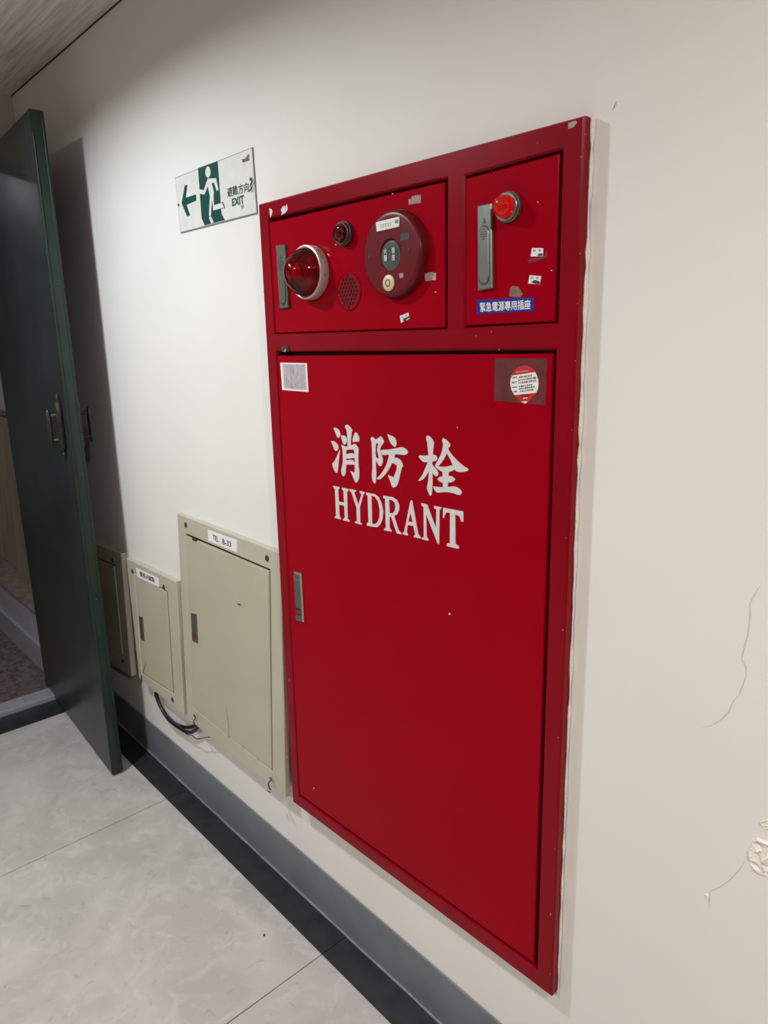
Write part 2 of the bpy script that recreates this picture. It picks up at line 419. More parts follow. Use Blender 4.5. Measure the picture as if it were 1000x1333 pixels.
# plaster faults on the wall (real relief on its face)
def ribbon(name, px, wd, m, h=0.0006):
    pl = wallplane(0.0); q = [Vector(pl.xz(p)) for p in px]; bm = new(); L_, R_ = [], []
    for i, p in enumerate(q):
        t = (q[min(i + 1, len(q) - 1)] - q[max(i - 1, 0)]).normalized(); n = Vector((-t.y, t.x))
        k = wd * (0.35 if i in (0, len(q) - 1) else 0.7 + 0.6 * random.random())
        L_.append(bm.verts.new(pl.pt(p + n * k, h))); R_.append(bm.verts.new(pl.pt(p - n * k, h)))
    for i in range(len(q) - 1): bm.faces.new((L_[i], L_[i + 1], R_[i + 1], R_[i]))
    return obj(name, bm, m, wall)
ribbon('crack', [(990, 762), (982, 775), (976, 787), (977, 800), (976, 812), (974, 826), (969, 843), (966, 857), (971, 868), (972, 878), (968, 891), (962, 905), (954, 914), (950, 925), (940, 936), (925, 945), (912, 948)], 0.00034, 'crack')
ribbon('crack', [(970, 1121), (962, 1133), (950, 1146), (938, 1154), (925, 1160), (923, 1180)], 0.00030, 'crack')
ribbon('crack', [(803, 132), (800, 139), (798, 143)], 0.0006, 'brown')
def flake(name, px, hgt, seed):
    """a raised, broken flake of plaster"""
    r = random.Random(seed); pl = wallplane(0.0); q = pl.xzs(px); bm = new()
    cx = sum(a for a, _ in q) / len(q); cz = sum(b for _, b in q) / len(q)
    rings = []
    for k, (s, h) in enumerate(((1.0, 0.0), (0.88, hgt), (0.6, hgt * .5), (0.3, hgt * 1.0))):
        rings.append([bm.verts.new(pl.pt((cx + (a - cx) * s * (0.92 + .16 * r.random()), cz + (b - cz) * s * (0.92 + .16 * r.random())), h * (0.3 + 1.2 * r.random()))) for a, b in q])
    n = len(q)
    for A, B in zip(rings, rings[1:]):
        for i in range(n): bm.faces.new((A[i], A[(i + 1) % n], B[(i + 1) % n], B[i]))
    bm.faces.new(rings[-1])
    return obj(name, bm, 'plaster', wall)
flake('plaster_flake', [(978, 1095), (986, 1090), (997, 1095), (1008, 1098), (1015, 1115), (1008, 1128), (1000, 1136), (993, 1134), (985, 1122), (975, 1117), (974, 1106)], 0.004, 1)
flake('plaster_flake', [(976, 1124), (985, 1129), (995, 1136), (1001, 1141), (990, 1137), (980, 1131)], 0.003, 2)
flake('plaster_flake', [(919, 1163), (922, 1165), (924, 1170), (921, 1170)], 0.002, 3)
flake('plaster_flake', [(990, 1070), (1000, 1066), (1008, 1072), (1004, 1080), (994, 1079)], 0.002, 4)

# landing behind the doorway
XL = XE - 0.22
lf = obj('landing_floor', box(new(), (-6.6, -2.2, -0.06), (XL + 0.06, 0.4, -0.012)), 'mosaic')
tag(lf, 'brown mosaic stair landing floor seen through the doorway', 'floor', 'structure')
bm = bevbox((-3.12, -1.02, -0.04), (-3.03, -0.10, 0.022), 0.008, 2)
tag(obj('door_threshold', bm, 'threshold'), 'worn pale grey threshold step in the doorway', 'threshold', 'structure')
YS = -0.05
lw = obj('wall_landing_side', box(new(), (-6.6, YS, -0.02), (XL, 0.12, 0.27)), 'paletile')
tag(lw, 'low pale tiled ledge wall on the landing', 'wall', 'structure')
obj('baseboard', bevbox((-6.6, YS - 0.016, -0.015), (XL - 0.02, YS, 0.112), 0.003, 1), 'threshold', lw)
obj('ledge_top', bevbox((-6.6, YS - 0.012, 0.27), (XL, 0.13, 0.287), 0.003, 1), 'browntile', lw)
uw = obj('wall_landing_upper', box(new(), (-6.6, 0.13, -0.02), (XL, 0.25, 2.6)), 'landing')
tag(uw, 'grey-white upper landing wall above the tan boards', 'wall', 'structure')
obj('rail', bevbox((-6.6, 0.105, 1.13), (XL, 0.13, 1.155), 0.003, 1), 'browntile', uw)
bm = new(); box(bm, (-6.7, -2.3, -0.06), (-6.6, 0.4, 2.6)); tag(obj('wall_landing_end', bm, 'landing'), 'plain grey-white end wall of the stair landing', 'wall', 'structure')
bm = new(); box(bm, (-6.6, -2.3, -0.06), (XL, -2.2, 2.6)); tag(obj('wall_landing_front', bm, 'landing'), 'plain grey-white landing wall opposite the ledge', 'wall', 'structure')
bm = new(); box(bm, (-6.7, -2.3, 2.6), (XL, 0.4, 2.7)); tag(obj('ceiling_landing', bm, 'landing'), 'plain grey-white ceiling over the stair landing', 'ceiling', 'structure')
# tan boards leaning on the ledge
bx = [-5.0, -4.05, -3.66, -3.24]
for k, lab in enumerate(('wide stained tan board on the landing ledge, far from the doorway', 'tan board on the landing ledge, set forward between two other boards', 'stained tan board on the landing ledge beside the doorway')):
    bm = bevbox((bx[k] + 0.003, 0.0, 0.0), (bx[k + 1] - 0.003, 0.016, 0.83), 0.002, 1)
    yy = (0.072, 0.058, 0.074)[k]
    bmesh.ops.rotate(bm, verts=bm.verts, cent=(0, 0, 0), matrix=Matrix.Rotation(math.radians(-2.2), 3, 'X'))
    bmesh.ops.translate(bm, verts=bm.verts, vec=(0, yy, 0.288))
    o = obj('wooden_board', bm, 'tan', None, loc=((bx[k] + bx[k + 1]) / 2, yy, 0.288))
    tag(o, lab, 'board', None, 'tan boards on the landing ledge')

# ------------------------------------------------------------------ lamps
def downlight(x, y, power, col, rim, z, label):
    t = empty('ceiling_downlight', (x, y, z), label, 'lamp')
    prof = [(0.108, 0.0), (0.110, -0.003), (0.108, -rim + 0.003), (0.104, -rim), (0.098, -rim + 0.002), (0.094, -0.004), (0.060, -0.003), (0.0, -0.003)]
    obj('housing', lathe(new(), (x, y, z), (0, 0, 1), prof, 48), 'white', t, 40)
    obj('diffuser', lathe(new(), (x, y, z), (0, 0, 1), [(0.052, -0.0032), (0.052, -0.006), (0.0, -0.008)], 40), emit_mat('lamp_diffuser', col, 6.0), t, 40)
    ld = bpy.data.lights.new('lamp_light', 'AREA'); ld.shape = 'DISK'; ld.size = 0.10; ld.energy = power; ld.color = col
    lo = bpy.data.objects.new('lamp_light', ld); COL.objects.link(lo); lo.parent = t; lo.location = (0, 0, -0.010)
for i, (x, y, p_, c_, r_) in enumerate(LAMPS):
    downlight(x, y, p_, c_, r_, CEIL, ['round white ceiling downlight in front of the exit sign', 'round white ceiling downlight out in the middle of the hall', 'added round white fill downlight beside the cracked stretch of wall'][i])
downlight(*LANDING_FILL, 2.6, 'added round white fill downlight over the stair landing')

# ------------------------------------------------------------------ the green steel door
A = Vector((-3.172, -0.117, 0)); B = Vector((-2.297, -0.169, 0))
du = (B - A).normalized(); dn = Vector((du.y, -du.x, 0))     # dn points into the corridor
if dn.y > 0: dn = -dn
DT = 0.038; DTOP = 2.132; DB = 0.008
dr = empty('door_1', A, 'dark green steel fire door standing open against the white wall', 'door', 'structure')
def dframe(bm):
    mt = Matrix(((du.x, -dn.x, 0, A.x), (du.y, -dn.y, 0, A.y), (0, 0, 1, 0), (0, 0, 0, 1)))
    bmesh.ops.transform(bm, matrix=mt, verts=bm.verts); return bm
W_ = (B - A).length
obj('leaf', dframe(bevbox((0, 0, DB), (W_ - 0.012, DT, DTOP), 0.0025, 2)), 'doorgreen', dr, 35)
bm = bevbox((W_ - 0.013, -0.0012, DB), (W_, DT + 0.001, DTOP + 0.001), 0.0022, 2); obj('edge_channel', dframe(bm), 'dooredge', dr, 35)
bm = bevbox((W_ - 0.0005, 0.002, DB + 0.01), (W_ + 0.0022, 0.0055, DTOP - 0.06), 0.001, 1); obj('edge_lip', dframe(bm), 'dooredge', dr)
bm = bevbox((W_ - 0.0005, 0.031, DB + 0.01), (W_ + 0.0022, 0.0345, DTOP - 0.02), 0.001, 1); obj('edge_lip', dframe(bm), 'dooredge', dr)
for z in (1.66, 1.08, 0.66, 0.24):
    obj('rivet', dframe(lathe(new(), (W_, 0.019, z), (1, 0, 0), [(0.004, 0.0), (0.004, 0.001), (0.002, 0.0024), (0, 0.0027)], 12)), 'dooredge', dr, 50)
def pull(side):
    s = -1 if side > 0 else 1
    yb = 0.0 if side > 0 else DT
    u0 = W_ - 0.055; z0, z1 = 1.150, 1.330
    pr = 0.034
    prof = [(0, -0.012), (0.003, -0.010), (0.0045, -0.004), (0.0025, 0.0), (0.006, 0.004), (0.0075, 0.010), (0.011, 0.014), (0.011, 0.022), (0.013, 0.026), (0.013, 0.152), (0.011, 0.156), (0.011, 0.164), (0.0055, 0.168), (0.006, 0.174), (0.002, 0.182), (0, 0.192)]
    h = obj('pull_handle', dframe(lathe(new(), (u0, yb + s * 0.009, z0), (0, 0, 1), prof, 18)), 'bronze', dr, 40)
    zg0, zg1 = z0 + 0.030, z0 + 0.135
    prof = [(0, -0.006), (0.004, -0.003), (0.006, 0.002), (0.0075, 0.006), (0.0075, zg1 - zg0 - 0.006), (0.006, zg1 - zg0 - 0.002), (0.003, zg1 - zg0 + 0.004), (0, zg1 - zg0 + 0.008)]
    obj('grip', dframe(lathe(new(), (u0 + 0.004, yb + s * (0.009 + pr), zg0), (0, 0, 1), prof, 16)), 'bronze', h, 40)
    for z in (zg0 + 0.014, zg1 - 0.014):
        obj('post', dframe(tube(new(), [(u0, yb + s * 0.008, z), (u0 + 0.004, yb + s * (0.009 + pr), z)], 0.0042, 10)), 'steel' if side > 0 else 'bronze', h, 40)
pull(1); pull(-1)

# ================================================================== red hydrant cabinet
D0 = 0.022
FP = Plane((-0.585, -D0, 0), (0.0232, -1, 0))   # front plane of the frame: the cabinet stands a little prouder on its left
LP = FP.up(-0.003)                       # front plane of the door leaves
O_ = [(336, 266), (761, 150), (718, 1298), (381, 1044)]
H_UL = [(349.5, 285), (581.7, 231.7), (581.2, 428.5), (358, 434.8)]
H_UR = [(604.7, 229), (731.8, 194), (725.3, 420.5), (605.2, 426.5)]
H_MN = [(359.7, 458), (723.2, 455.5), (698.5, 1263), (389, 1037.5)]
L_UL = [(350.3, 289.8), (578.6, 236.5), (579.2, 426.8), (358.6, 433.6)]
L_UR = [(606.3, 232.5), (727.9, 199.8), (721.8, 418.6), (606.2, 424.2)]
L_MN = [(360.6, 463), (719.4, 460.5), (694.3, 1253.8), (390.2, 1034.0)]
bp = FP.hit(O_[3])
hc = empty('hydrant_cabinet', (-0.985, -D0 / 2, bp.z), 'large red steel fire hydrant cabinet set into the white wall', 'hydrant cabinet')
plate_px('cabinet_box', [(349, 282), (750, 172), (709, 1274), (392, 1036)], 'redbox', hc, wallplane(0.0), 0.005, 0.0)
fr = obj('frame', prism(new(), FP.xzs(O_), [FP.xzs(h) for h in (H_UL, H_UR, H_MN)], FP, -D0, 0.0, 0.0028, True), 'redframe', hc)
# plaster bead down the right flank of the frame
pl0 = wallplane(0.0); bm = new(); rr = random.Random(5); pp = []
for k in range(60):
    t = k / 59; x = pl0.hit((771.5 - 44.5 * t, 152 + 1138 * t)); pp.append((x.x + 0.0012 + 0.0018 * rr.random() * (1 - .5 * t), -0.0035, x.z - 0.003))
tube(bm, pp, 0.004, 7, [(0.0010 + 0.0026 * rr.random()) * (1.4 - 0.6 * k / 59) for k in range(60)])
obj('plaster_bead', bm, 'plaster', wall, 50)
# paint chips and sticker remains on the frame
def chip(name, pts, m, parent, pl, h=0.0004): return plate_px(name, pts, m, parent, pl, h, 0.0)
chip('paint_chip', crop([(385, 385), (420, 405), (438, 440), (425, 490), (405, 540), (392, 480)], 320, 240, 12.5), 'letter', fr, FP)
chip('paint_chip', crop([(570, 420), (600, 365), (630, 345), (640, 375), (672, 320), (685, 400), (660, 450), (620, 480), (578, 500), (595, 455)], 320, 240, 12.5), 'letter', fr, FP)
chip('sticker_scrap', crop([(200, 300), (300, 270), (318, 300), (265, 360), (200, 382)], 720, 130, 10), 'tornpaper', fr, FP)
for (x, y) in [(762, 175), (757, 204), (760.5, 191), (755, 330), (752, 395), (749, 470), (745, 560), (737, 700), (733, 820), (727, 960), (722, 1105), (717, 1190), (716.5, 1268), (650, 455), (620, 437), (640, 432), (700, 186), (640, 222), (343, 380), (369, 868), (374, 985), (377, 885)]:
    s = 0.4 + 0.5 * random.random(); k = 0.7 + 1.6 * random.random()
    chip('paint_chip', [(x - s * .5, y - s * k), (x + s * .6, y - s * .7 * k), (x + s * .5, y + s * k), (x - s * .4, y + s * .8 * k)], 'tornpaper', fr, FP)
# spring catch above the main door
plate_px('catch', crop([(275, 310), (365, 300), (372, 372), (285, 378)], 340, 420, 10), 'steeldark', fr, FP, 0.004, 0.0, 0.001)
plate_px('catch_tip', crop([(315, 376), (355, 330), (352, 382)], 340, 420, 10), 'chrome', fr, FP, 0.006, 0.0)

def leaf(name, q):
    return plate_px(name, q, 'red', hc, LP, 0.0, -0.0145, 0.0016)
dul = leaf('alarm_door', L_UL); dur = leaf('socket_door', L_UR); dmn = leaf('hydrant_door', L_MN)
dul['label'] = 'red steel door carrying the alarm beacon and call point'
dur['label'] = 'small red steel door with the blue socket label'
dmn['label'] = 'tall red steel door with white HYDRANT lettering'

# --- long steel latches on the two upper doors
def latch(parent, q, seed):
    o = plate_px('latch_plate', q, 'steel', parent, LP, 0.006, 0.0, 0.0015)
    i = sub(q, 0.16, 0.26, 0.84, 0.93)
    pts = []
    for k in range(11): a = math.pi * k / 10; pts.append(bil(i, 0.5 - 0.5 * math.cos(a), 0.13 - 0.13 * math.sin(a)))
    for k in range(11): a = math.pi * k / 10; pts.append(bil(i, 0.5 + 0.5 * math.cos(a), 0.87 + 0.13 * math.sin(a)))
    gq = [lerp(bil(i, .5, .5), p, 1.06) for p in pts]
    plate_px('latch_groove', gq, 'steeldark', parent, LP, 0.0063, 0.005)
    plate_px('latch_lever', pts, 'steel', parent, LP, 0.0078, 0.0055, 0.0010)
    for k in range(5):
        b0 = 0.29 + 0.028 * k; sd = 0.1 * abs(k - 2) * 0.5
        plate_px('latch_rib', sub(q, 0.28 + sd, b0, 0.72 - sd, b0 + 0.010), 'steeldark', parent, LP, 0.0083, 0.007)
    plate_px('latch_arrow', [bil(q, 0.5, 0.16), bil(q, 0.62, 0.225), bil(q, 0.38, 0.225)], 'steeldark', parent, LP, 0.0066, 0.0055)
latch(dul, [(361.8, 319.5), (373.3, 318.5), (378, 400.8), (366.8, 402.2)], 1)
latch(dur, [(624.3, 268.2), (642.6, 264.8), (643.6, 375.5), (624.5, 378.8)], 2)

# --- beacon
def lp_at(p): return LP.hit(p)
AX = LP.n
bc = lp_at((407.5, 355.2))
obj('beacon_ring', lathe(new(), bc, AX, [(0.050, 0.0), (0.0515, 0.002), (0.0515, 0.018), (0.0505, 0.0205), (0.0480, 0.0212), (0.0468, 0.0205), (0.0465, 0.004)], 56, False), 'aluminium', dul, 40)
bm = new(); lathe(bm, bc, AX, [(0.046, 0.003), (0.030, 0.006), (0.012, 0.010), (0.0, 0.011)], 40); obj('beacon_reflector', bm, 'chrome', dul, 40)
bm = new(); lathe(bm, bc, AX, [(0.012, 0.008), (0.012, 0.026), (0.017, 0.032), (0.017, 0.042), (0.010, 0.048), (0, 0.050)], 20); obj('beacon_bulb', bm, 'white', dul, 40)
prof = []
for k in range(33):                       # ribbed beehive dome
    t = k / 32; a = t * math.pi / 2
    r = 0.0462 * math.cos(a) ** 1.12; h = 0.019 + 0.046 * math.sin(a) ** 1.25
    prof.append((r if k < 32 else 0.0, h))
inner = []
for k in range(33):
    t = k / 32; a = t * math.pi / 2
    rib = 0.0009 * (1 if k % 2 else -1) if 3 < k < 27 else 0
    inner.append(((0.0432 * math.cos(a) ** 1.12 + rib) if k < 32 else 0.0, 0.019 + 0.042 * math.sin(a) ** 1.25))
bm = new(); lathe(bm, bc, AX, [(0.0432, 0.019)] + prof, 56)
bmesh.ops.delete(bm, geom=[f for f in bm.faces if len(f.verts) > 4], context='FACES_ONLY')
b2 = lathe(bm, bc, AX, inner, 56)
bmesh.ops.delete(bm, geom=[f for f in bm.faces if len(f.verts) > 4], context='FACES_ONLY')
bmesh.ops.remove_doubles(bm, verts=bm.verts, dist=1e-6)
obj('beacon_lens', bm, 'lens', dul, 60)
for k, (a0, a1) in enumerate([(25, 33), (35, 42), (44, 52), (-12, -4)]):       # print on the ring
    bm = new(); vs_ = []
    for a in range(a0, a1 + 1, 2):
        ca, sa = math.cos(math.radians(a)), math.sin(math.radians(a))
        vs_.append([bm.verts.new((bc.x + 0.0518 * ca, bc.y - hh, bc.z + 0.0518 * sa)) for hh in (0.006, 0.014)])
    for P_, Q_ in zip(vs_, vs_[1:]): bm.faces.new((P_[0], P_[1], Q_[1], Q_[0]))
    obj('ring_print', bm, 'inkgrey', dul)

# --- indicator lamps
def indicator(parent, p, r, lens, lit, hb, hl):
    c = lp_at(p)
    obj('lamp_bezel', lathe(new(), c, AX, [(r * 1.0, 0), (r * 1.06, 0.002), (r * 1.06, hb * .55), (r * 1.0, hb * .6), (r * 1.0, hb * .92), (r * 0.95, hb), (r * 0.80, hb), (r * 0.78, hb - 0.003), (0, hb - 0.003)], 40), 'steeldark' if not lit else 'steel', parent, 35)
    rl = r * 0.76
    obj('lamp_lens', lathe(new(), c, AX, [(rl, hb - 0.0028), (rl, hb + hl * .35), (rl * .96, hb + hl * .55), (rl * .84, hb + hl * .78), (rl * .6, hb + hl * .93), (rl * .3, hb + hl), (0, hb + hl * 1.01)], 36), lens, parent, 50)
indicator(dul, (450.5, 304.5), 0.0205, 'lensdark', False, 0.014, 0.010)
indicator(dur, (664.5, 270.2), 0.0205, 'lenslit', True, 0.013, 0.017)
# small screw tab under the dark lamp
c = lp_at((455.5, 312)); obj('bezel_tab', lathe(new(), c, AX, [(0.006, 0), (0.006, 0.004), (0.004, 0.006), (0, 0.006)], 16), 'maroon', dul, 40)

# --- loudspeaker grille
gc = lp_at((454.8, 379.8)); GR = 0.0335
obj('grille_backing', lathe(new(), gc, AX, [(GR, 0.0002), (GR, 0.0005), (0, 0.0005)], 40), 'hole', dul)
outer = [(gc.x + GR * math.cos(2 * math.pi * k / 48), gc.z + GR * math.sin(2 * math.pi * k / 48)) for k in range(48)]
holes = []; pz = 0.0086
for j in range(-5, 6):
    for i in range(-5, 6):
        x = (i + (0.5 if j % 2 else 0)) * pz; z = j * 0.0072
        if math.hypot(x, z) < GR - 0.0040:
            holes.append([(gc.x + x + 0.0033 * math.cos(2 * math.pi * k / 8), gc.z + z + 0.0033 * math.sin(2 * math.pi * k / 8)) for k in range(8)])
obj('speaker_grille', prism(new(), outer, holes, LP, 0.0006, 0.0016), 'redframe', dul)
obj('grille_rim', lathe(new(), gc, AX, [(GR * 1.04, 0.0), (GR * 1.03, 0.0014), (GR * 0.985, 0.0024), (GR * 0.97, 0.0012)], 48, False), 'redframe', dul, 50)

# --- manual call point
def on(p, h): return LP.up(h).hit(p)
HB = 0.019
cc = on((508.2, 331.0), HB) - LP.n * HB; RB = 0.0722
obj('call_point_housing', lathe(new(), cc, AX, [(RB * 1.02, 0), (RB * 1.02, 0.003), (RB * 1.0, 0.011), (RB * 0.985, 0.015), (RB * 0.96, 0.0176), (RB * 0.92, 0.0187), (RB * 0.86, HB), (0.0262, HB), (0.0248, HB - 0.004), (0, HB - 0.004)], 64), 'maroon', dul, 40)
CPF = LP.up(HB)
wc = on((507.8, 332.5), HB)
obj('push_window', lathe(new(), wc - LP.n * HB, AX, [(0.0247, HB - 0.0045), (0.0240, HB - 0.002), (0.018, HB - 0.0010), (0, HB - 0.0006)], 40), mat('grey_plastic_window', (0.075, 0.085, 0.08), 0.22, 0.1, 40), dul, 40)
WPL = CPF.up(0.0002)
for s, q in (('火', [(499.6, 323.5), (504.0, 323), (504.2, 330.5), (499.8, 331)]), ('警', [(499.8, 332), (504.2, 331.6), (504.4, 340), (500, 340.6)]),
             ('強', [(510, 321.8), (514.2, 321.3), (514.4, 329.5), (510.2, 330)]), ('按', [(510.2, 331), (514.4, 330.6), (514.5, 339), (510.3, 339.5)])):
    text_px('window_lettering', s, q, 'letter', dul, WPL, 0.0003, 0.04)
npq = crop([(300, 240), (598, 168), (595, 300), (308, 365)], 460, 265, 9.87)
plate_px('nameplate', npq, 'white', dul, CPF, 0.0024, -0.001, 0.0008)
NP = CPF.up(0.0024)
for k in range(5):
    a = 0.15 + 0.105 * k
    plate_px('nameplate_print', sub(npq, a, 0.34, a + 0.08, 0.40), 'inkgrey', dul, NP, 0.0003)
    plate_px('nameplate_print', sub(npq, a + 0.02, 0.40, a + 0.035, 0.66), 'inkgrey', dul, NP, 0.0003)
    plate_px('nameplate_print', sub(npq, a, 0.60, a + 0.075, 0.65), 'inkgrey', dul, NP, 0.0003)
plate_px('nameplate_mark', sub(npq, 0.80, 0.24, 0.92, 0.55), 'steel', dul, NP, 0.0004)
bcx = on((506.6, 368.4), HB)
obj('test_plug', lathe(new(), bcx - LP.n * HB, AX, [(0.0138, HB - 0.0005), (0.0138, HB + 0.0020), (0.0125, HB + 0.0030), (0, HB + 0.0032)], 32), 'cream', dul, 40)
obj('plug_mark', lathe(new(), bcx - LP.n * HB, AX, [(0.0064, HB + 0.0031), (0.0064, HB + 0.0036), (0.0045, HB + 0.0036), (0.0045, HB + 0.0031)], 24), 'brown', dul)
for p in ((481, 335.5), (532, 325)):
    v = on(p, HB); obj('screw', lathe(new(), v - LP.n * HB, AX, [(0.0036, HB - 0.002), (0.0036, HB + 0.0006), (0.0024, HB + 0.0012), (0.0015, HB + 0.0004), (0, HB + 0.0004)], 14), 'residue', dul, 40)
plate_px('worn_label', crop([(610, 390), (725, 370), (725, 460), (605, 485)], 460, 265, 9.87), mat('worn_grey_label', (0.06, 0.03, 0.03), 0.6), dul, CPF, 0.0005)
plate_px('small_sticker', crop([(590, 900), (640, 890), (648, 948), (598, 958)], 460, 265, 9.87), 'tornpaper', dul, CPF, 0.0006)

# --- little stickers on the upper doors
def tagsticker(parent, q, dark, m='paper', pl=LP):
    plate_px('inspection_sticker', q, m, parent, pl, 0.0004)
    P2 = pl.up(0.0004)
    for a, b in ((0.12, 0.18), (0.58, 0.14)): plate_px('sticker_print', sub(q, a, b, a + 0.22, b + 0.26), 'inkgrey', parent, P2, 0.0002)
    plate_px('sticker_mark', [bil(q, x, y) for x, y in dark], 'ink', parent, P2, 0.0004)
tagsticker(dul, crop([(312, 325), (630, 195), (655, 440), (350, 575)], 510, 400, 28.57), [(0.34, 0.45), (0.6, 0.6), (0.95, 0.5), (0.98, 0.78), (0.66, 0.86), (0.5, 1.1), (0.3, 1.05)])
tagsticker(dur, crop([(690, 690), (812, 692), (808, 780), (675, 782)], 610, 240, 8.33), [(0.55, 0.75), (0.75, 0.62), (0.96, 0.66), (0.94, 0.92), (0.6, 0.95)])
tagsticker(dur, crop([(665, 985), (790, 995), (775, 1085), (648, 1075)], 610, 240, 8.33), [(0.26, 0.75), (0.5, 0.52), (0.85, 0.6), (0.98, 0.8), (0.95, 0.98), (0.4, 0.92)])
plate_px('torn_sticker', crop([(75, 270), (140, 280), (190, 245), (320, 230), (445, 265), (440, 490), (270, 495), (190, 520), (100, 525)], 550, 345, 25), 'tornpaper', dul, LP, 0.0004)
plate_px('torn_sticker', crop([(235, 300), (370, 300), (370, 190), (560, 140), (770, 130), (770, 465), (240, 545)], 525, 250, 33.3), mat('faded_sticker', (0.33, 0.24, 0.21), 0.7, 0.2, 200), dul, LP, 0.0004)
plate_px('glue_stain', crop([(645, 820), (720, 800), (830, 780), (850, 700), (858, 780), (800, 812), (690, 845), (650, 850)], 610, 240, 8.33), 'residue', dur, LP, 0.0003)
plate_px('torn_sticker', crop([(445, 1215), (450, 1130), (480, 1100), (540, 1110), (575, 1165), (590, 1190), (560, 1225)], 610, 240, 8.33), mat('brown_torn_sticker', (0.20, 0.13, 0.095), 0.7, 0.2, 150), dur, LP, 0.0004)
for (x, y, pr) in [(428, 332, dul), (427, 331, dul), (437, 318.5, dul), (567, 380, dul), (511, 252, dul), (700, 263, dur), (718, 352, dur)]:
    chip('paint_chip', [(x - .5, y - .8), (x + 1.4, y + .2), (x + 1.2, y + 1), (x - .6, y + .3)], 'letter', pr, LP)
# --- blue label
bq = crop([(165, 158), (735, 128), (737, 268), (160, 300)], 600, 370, 7.69)
plate_px('socket_label', bq, 'blue', dur, LP, 0.0006)
text_px('label_lettering', '緊急電源專用插座', crop([(195, 182), (703, 152), (703, 250), (197, 280)], 600, 370, 7.69), 'white', dur, LP, 0.0009, 0.035)

# --- main door: painted characters
def strokes(name, polys, ox, oy, sc, smooth=True):
    bm = new()
    for k, s in enumerate(polys):
        if isinstance(s, dict): o, hs = s['o'], s['h']
        else: o, hs = s, []
        if smooth: o = chaikin(o, 0.2); hs = [chaikin(h, 0.2) for h in hs]
        prism(bm, LP.xzs(crop(o, ox, oy, sc)), [LP.xzs(crop(h, ox, oy, sc)) for h in hs], LP, 0.0, 0.00035 + 0.00003 * k)
    return obj(name, bm, 'letter', dmn)
strokes('painted_character', [
 [(135, 180), (180, 170), (235, 205), (268, 260), (272, 310), (250, 360), (228, 370), (205, 350), (180, 280), (155, 220)],
 [(85, 430), (140, 432), (195, 465), (232, 520), (235, 570), (215, 615), (185, 625), (155, 600), (135, 540), (110, 475)],
 [(262, 592), (262, 640), (250, 720), (240, 830), (228, 960), (210, 1055), (180, 1035), (140, 970), (120, 890), (116, 858), (150, 835), (185, 770), (225, 680), (248, 620)],
 [(280, 320), (345, 325), (390, 355), (400, 420), (380, 490), (355, 505), (325, 480), (305, 420), (285, 350)],
 [(565, 260), (600, 285), (632, 350), (640, 400), (627, 447), (560, 442), (503, 457), (510, 390), (525, 330), (545, 285)],
 [(400, 113), (435, 130), (480, 180), (505, 225), (490, 260), (485, 330), (475, 420), (475, 545), (408, 548), (412, 430), (405, 330), (395, 240), (380, 190), (356, 153), (375, 125)],
 dict(o=[(288, 508), (310, 503), (350, 535), (400, 540), (475, 520), (550, 480), (590, 520), (627, 575), (620, 650), (618, 780), (625, 920), (640, 1040), (632, 1150), (605, 1215), (578, 1237), (550, 1210), (515, 1120), (485, 1050), (458, 1008), (500, 1020), (545, 1052), (550, 960), (548, 885), (480, 888), (385, 885), (380, 960), (378, 1020), (360, 1090), (332, 1117), (305, 1090), (286, 1020), (295, 960), (318, 860), (322, 760), (318, 660), (310, 580)],
      h=[[(384, 600), (455, 598), (530, 592), (540, 640), (546, 690), (515, 666), (470, 664), (384, 690)],
         [(384, 772), (460, 768), (545, 750), (548, 810), (550, 862), (520, 802), (480, 790), (384, 806)]]),
], 425, 545, 14.82)
strokes('painted_character', [
 [(436, 143), (470, 165), (540, 190), (590, 230), (617, 300), (610, 365), (590, 400), (565, 390), (520, 350), (480, 280), (455, 210)],
 dict(o=[(113, 235), (135, 203), (165, 208), (205, 255), (250, 235), (305, 188), (345, 230), (377, 290), (365, 320), (320, 375), (298, 440), (300, 470), (330, 560), (352, 630), (348, 700), (325, 757), (300, 770), (265, 745), (240, 700), (218, 650), (215, 740), (222, 860), (222, 1000), (205, 1112), (165, 1075), (140, 1010), (138, 900), (150, 800), (145, 600), (138, 400), (132, 290)],
      h=[[(210, 330), (265, 325), (245, 400), (238, 470), (260, 550), (272, 605), (255, 624), (212, 592)]]),
 [(300, 452), (450, 450), (600, 425), (700, 398), (770, 415), (820, 460), (838, 500), (810, 542), (760, 552), (650, 540), (575, 540), (583, 570), (565, 600), (640, 613), (690, 645), (725, 700), (743, 765), (715, 800), (695, 880), (665, 1020), (630, 1130), (595, 1170), (550, 1183), (525, 1160), (500, 1080), (470, 1000), (443, 932), (500, 960), (555, 985), (585, 920), (615, 830), (625, 760), (580, 725), (530, 700), (490, 790), (420, 900), (350, 980), (300, 1020), (250, 1023), (230, 1000), (290, 950), (360, 850), (420, 740), (455, 620), (470, 540), (375, 557), (330, 540)],
], 475, 555, 14.815)
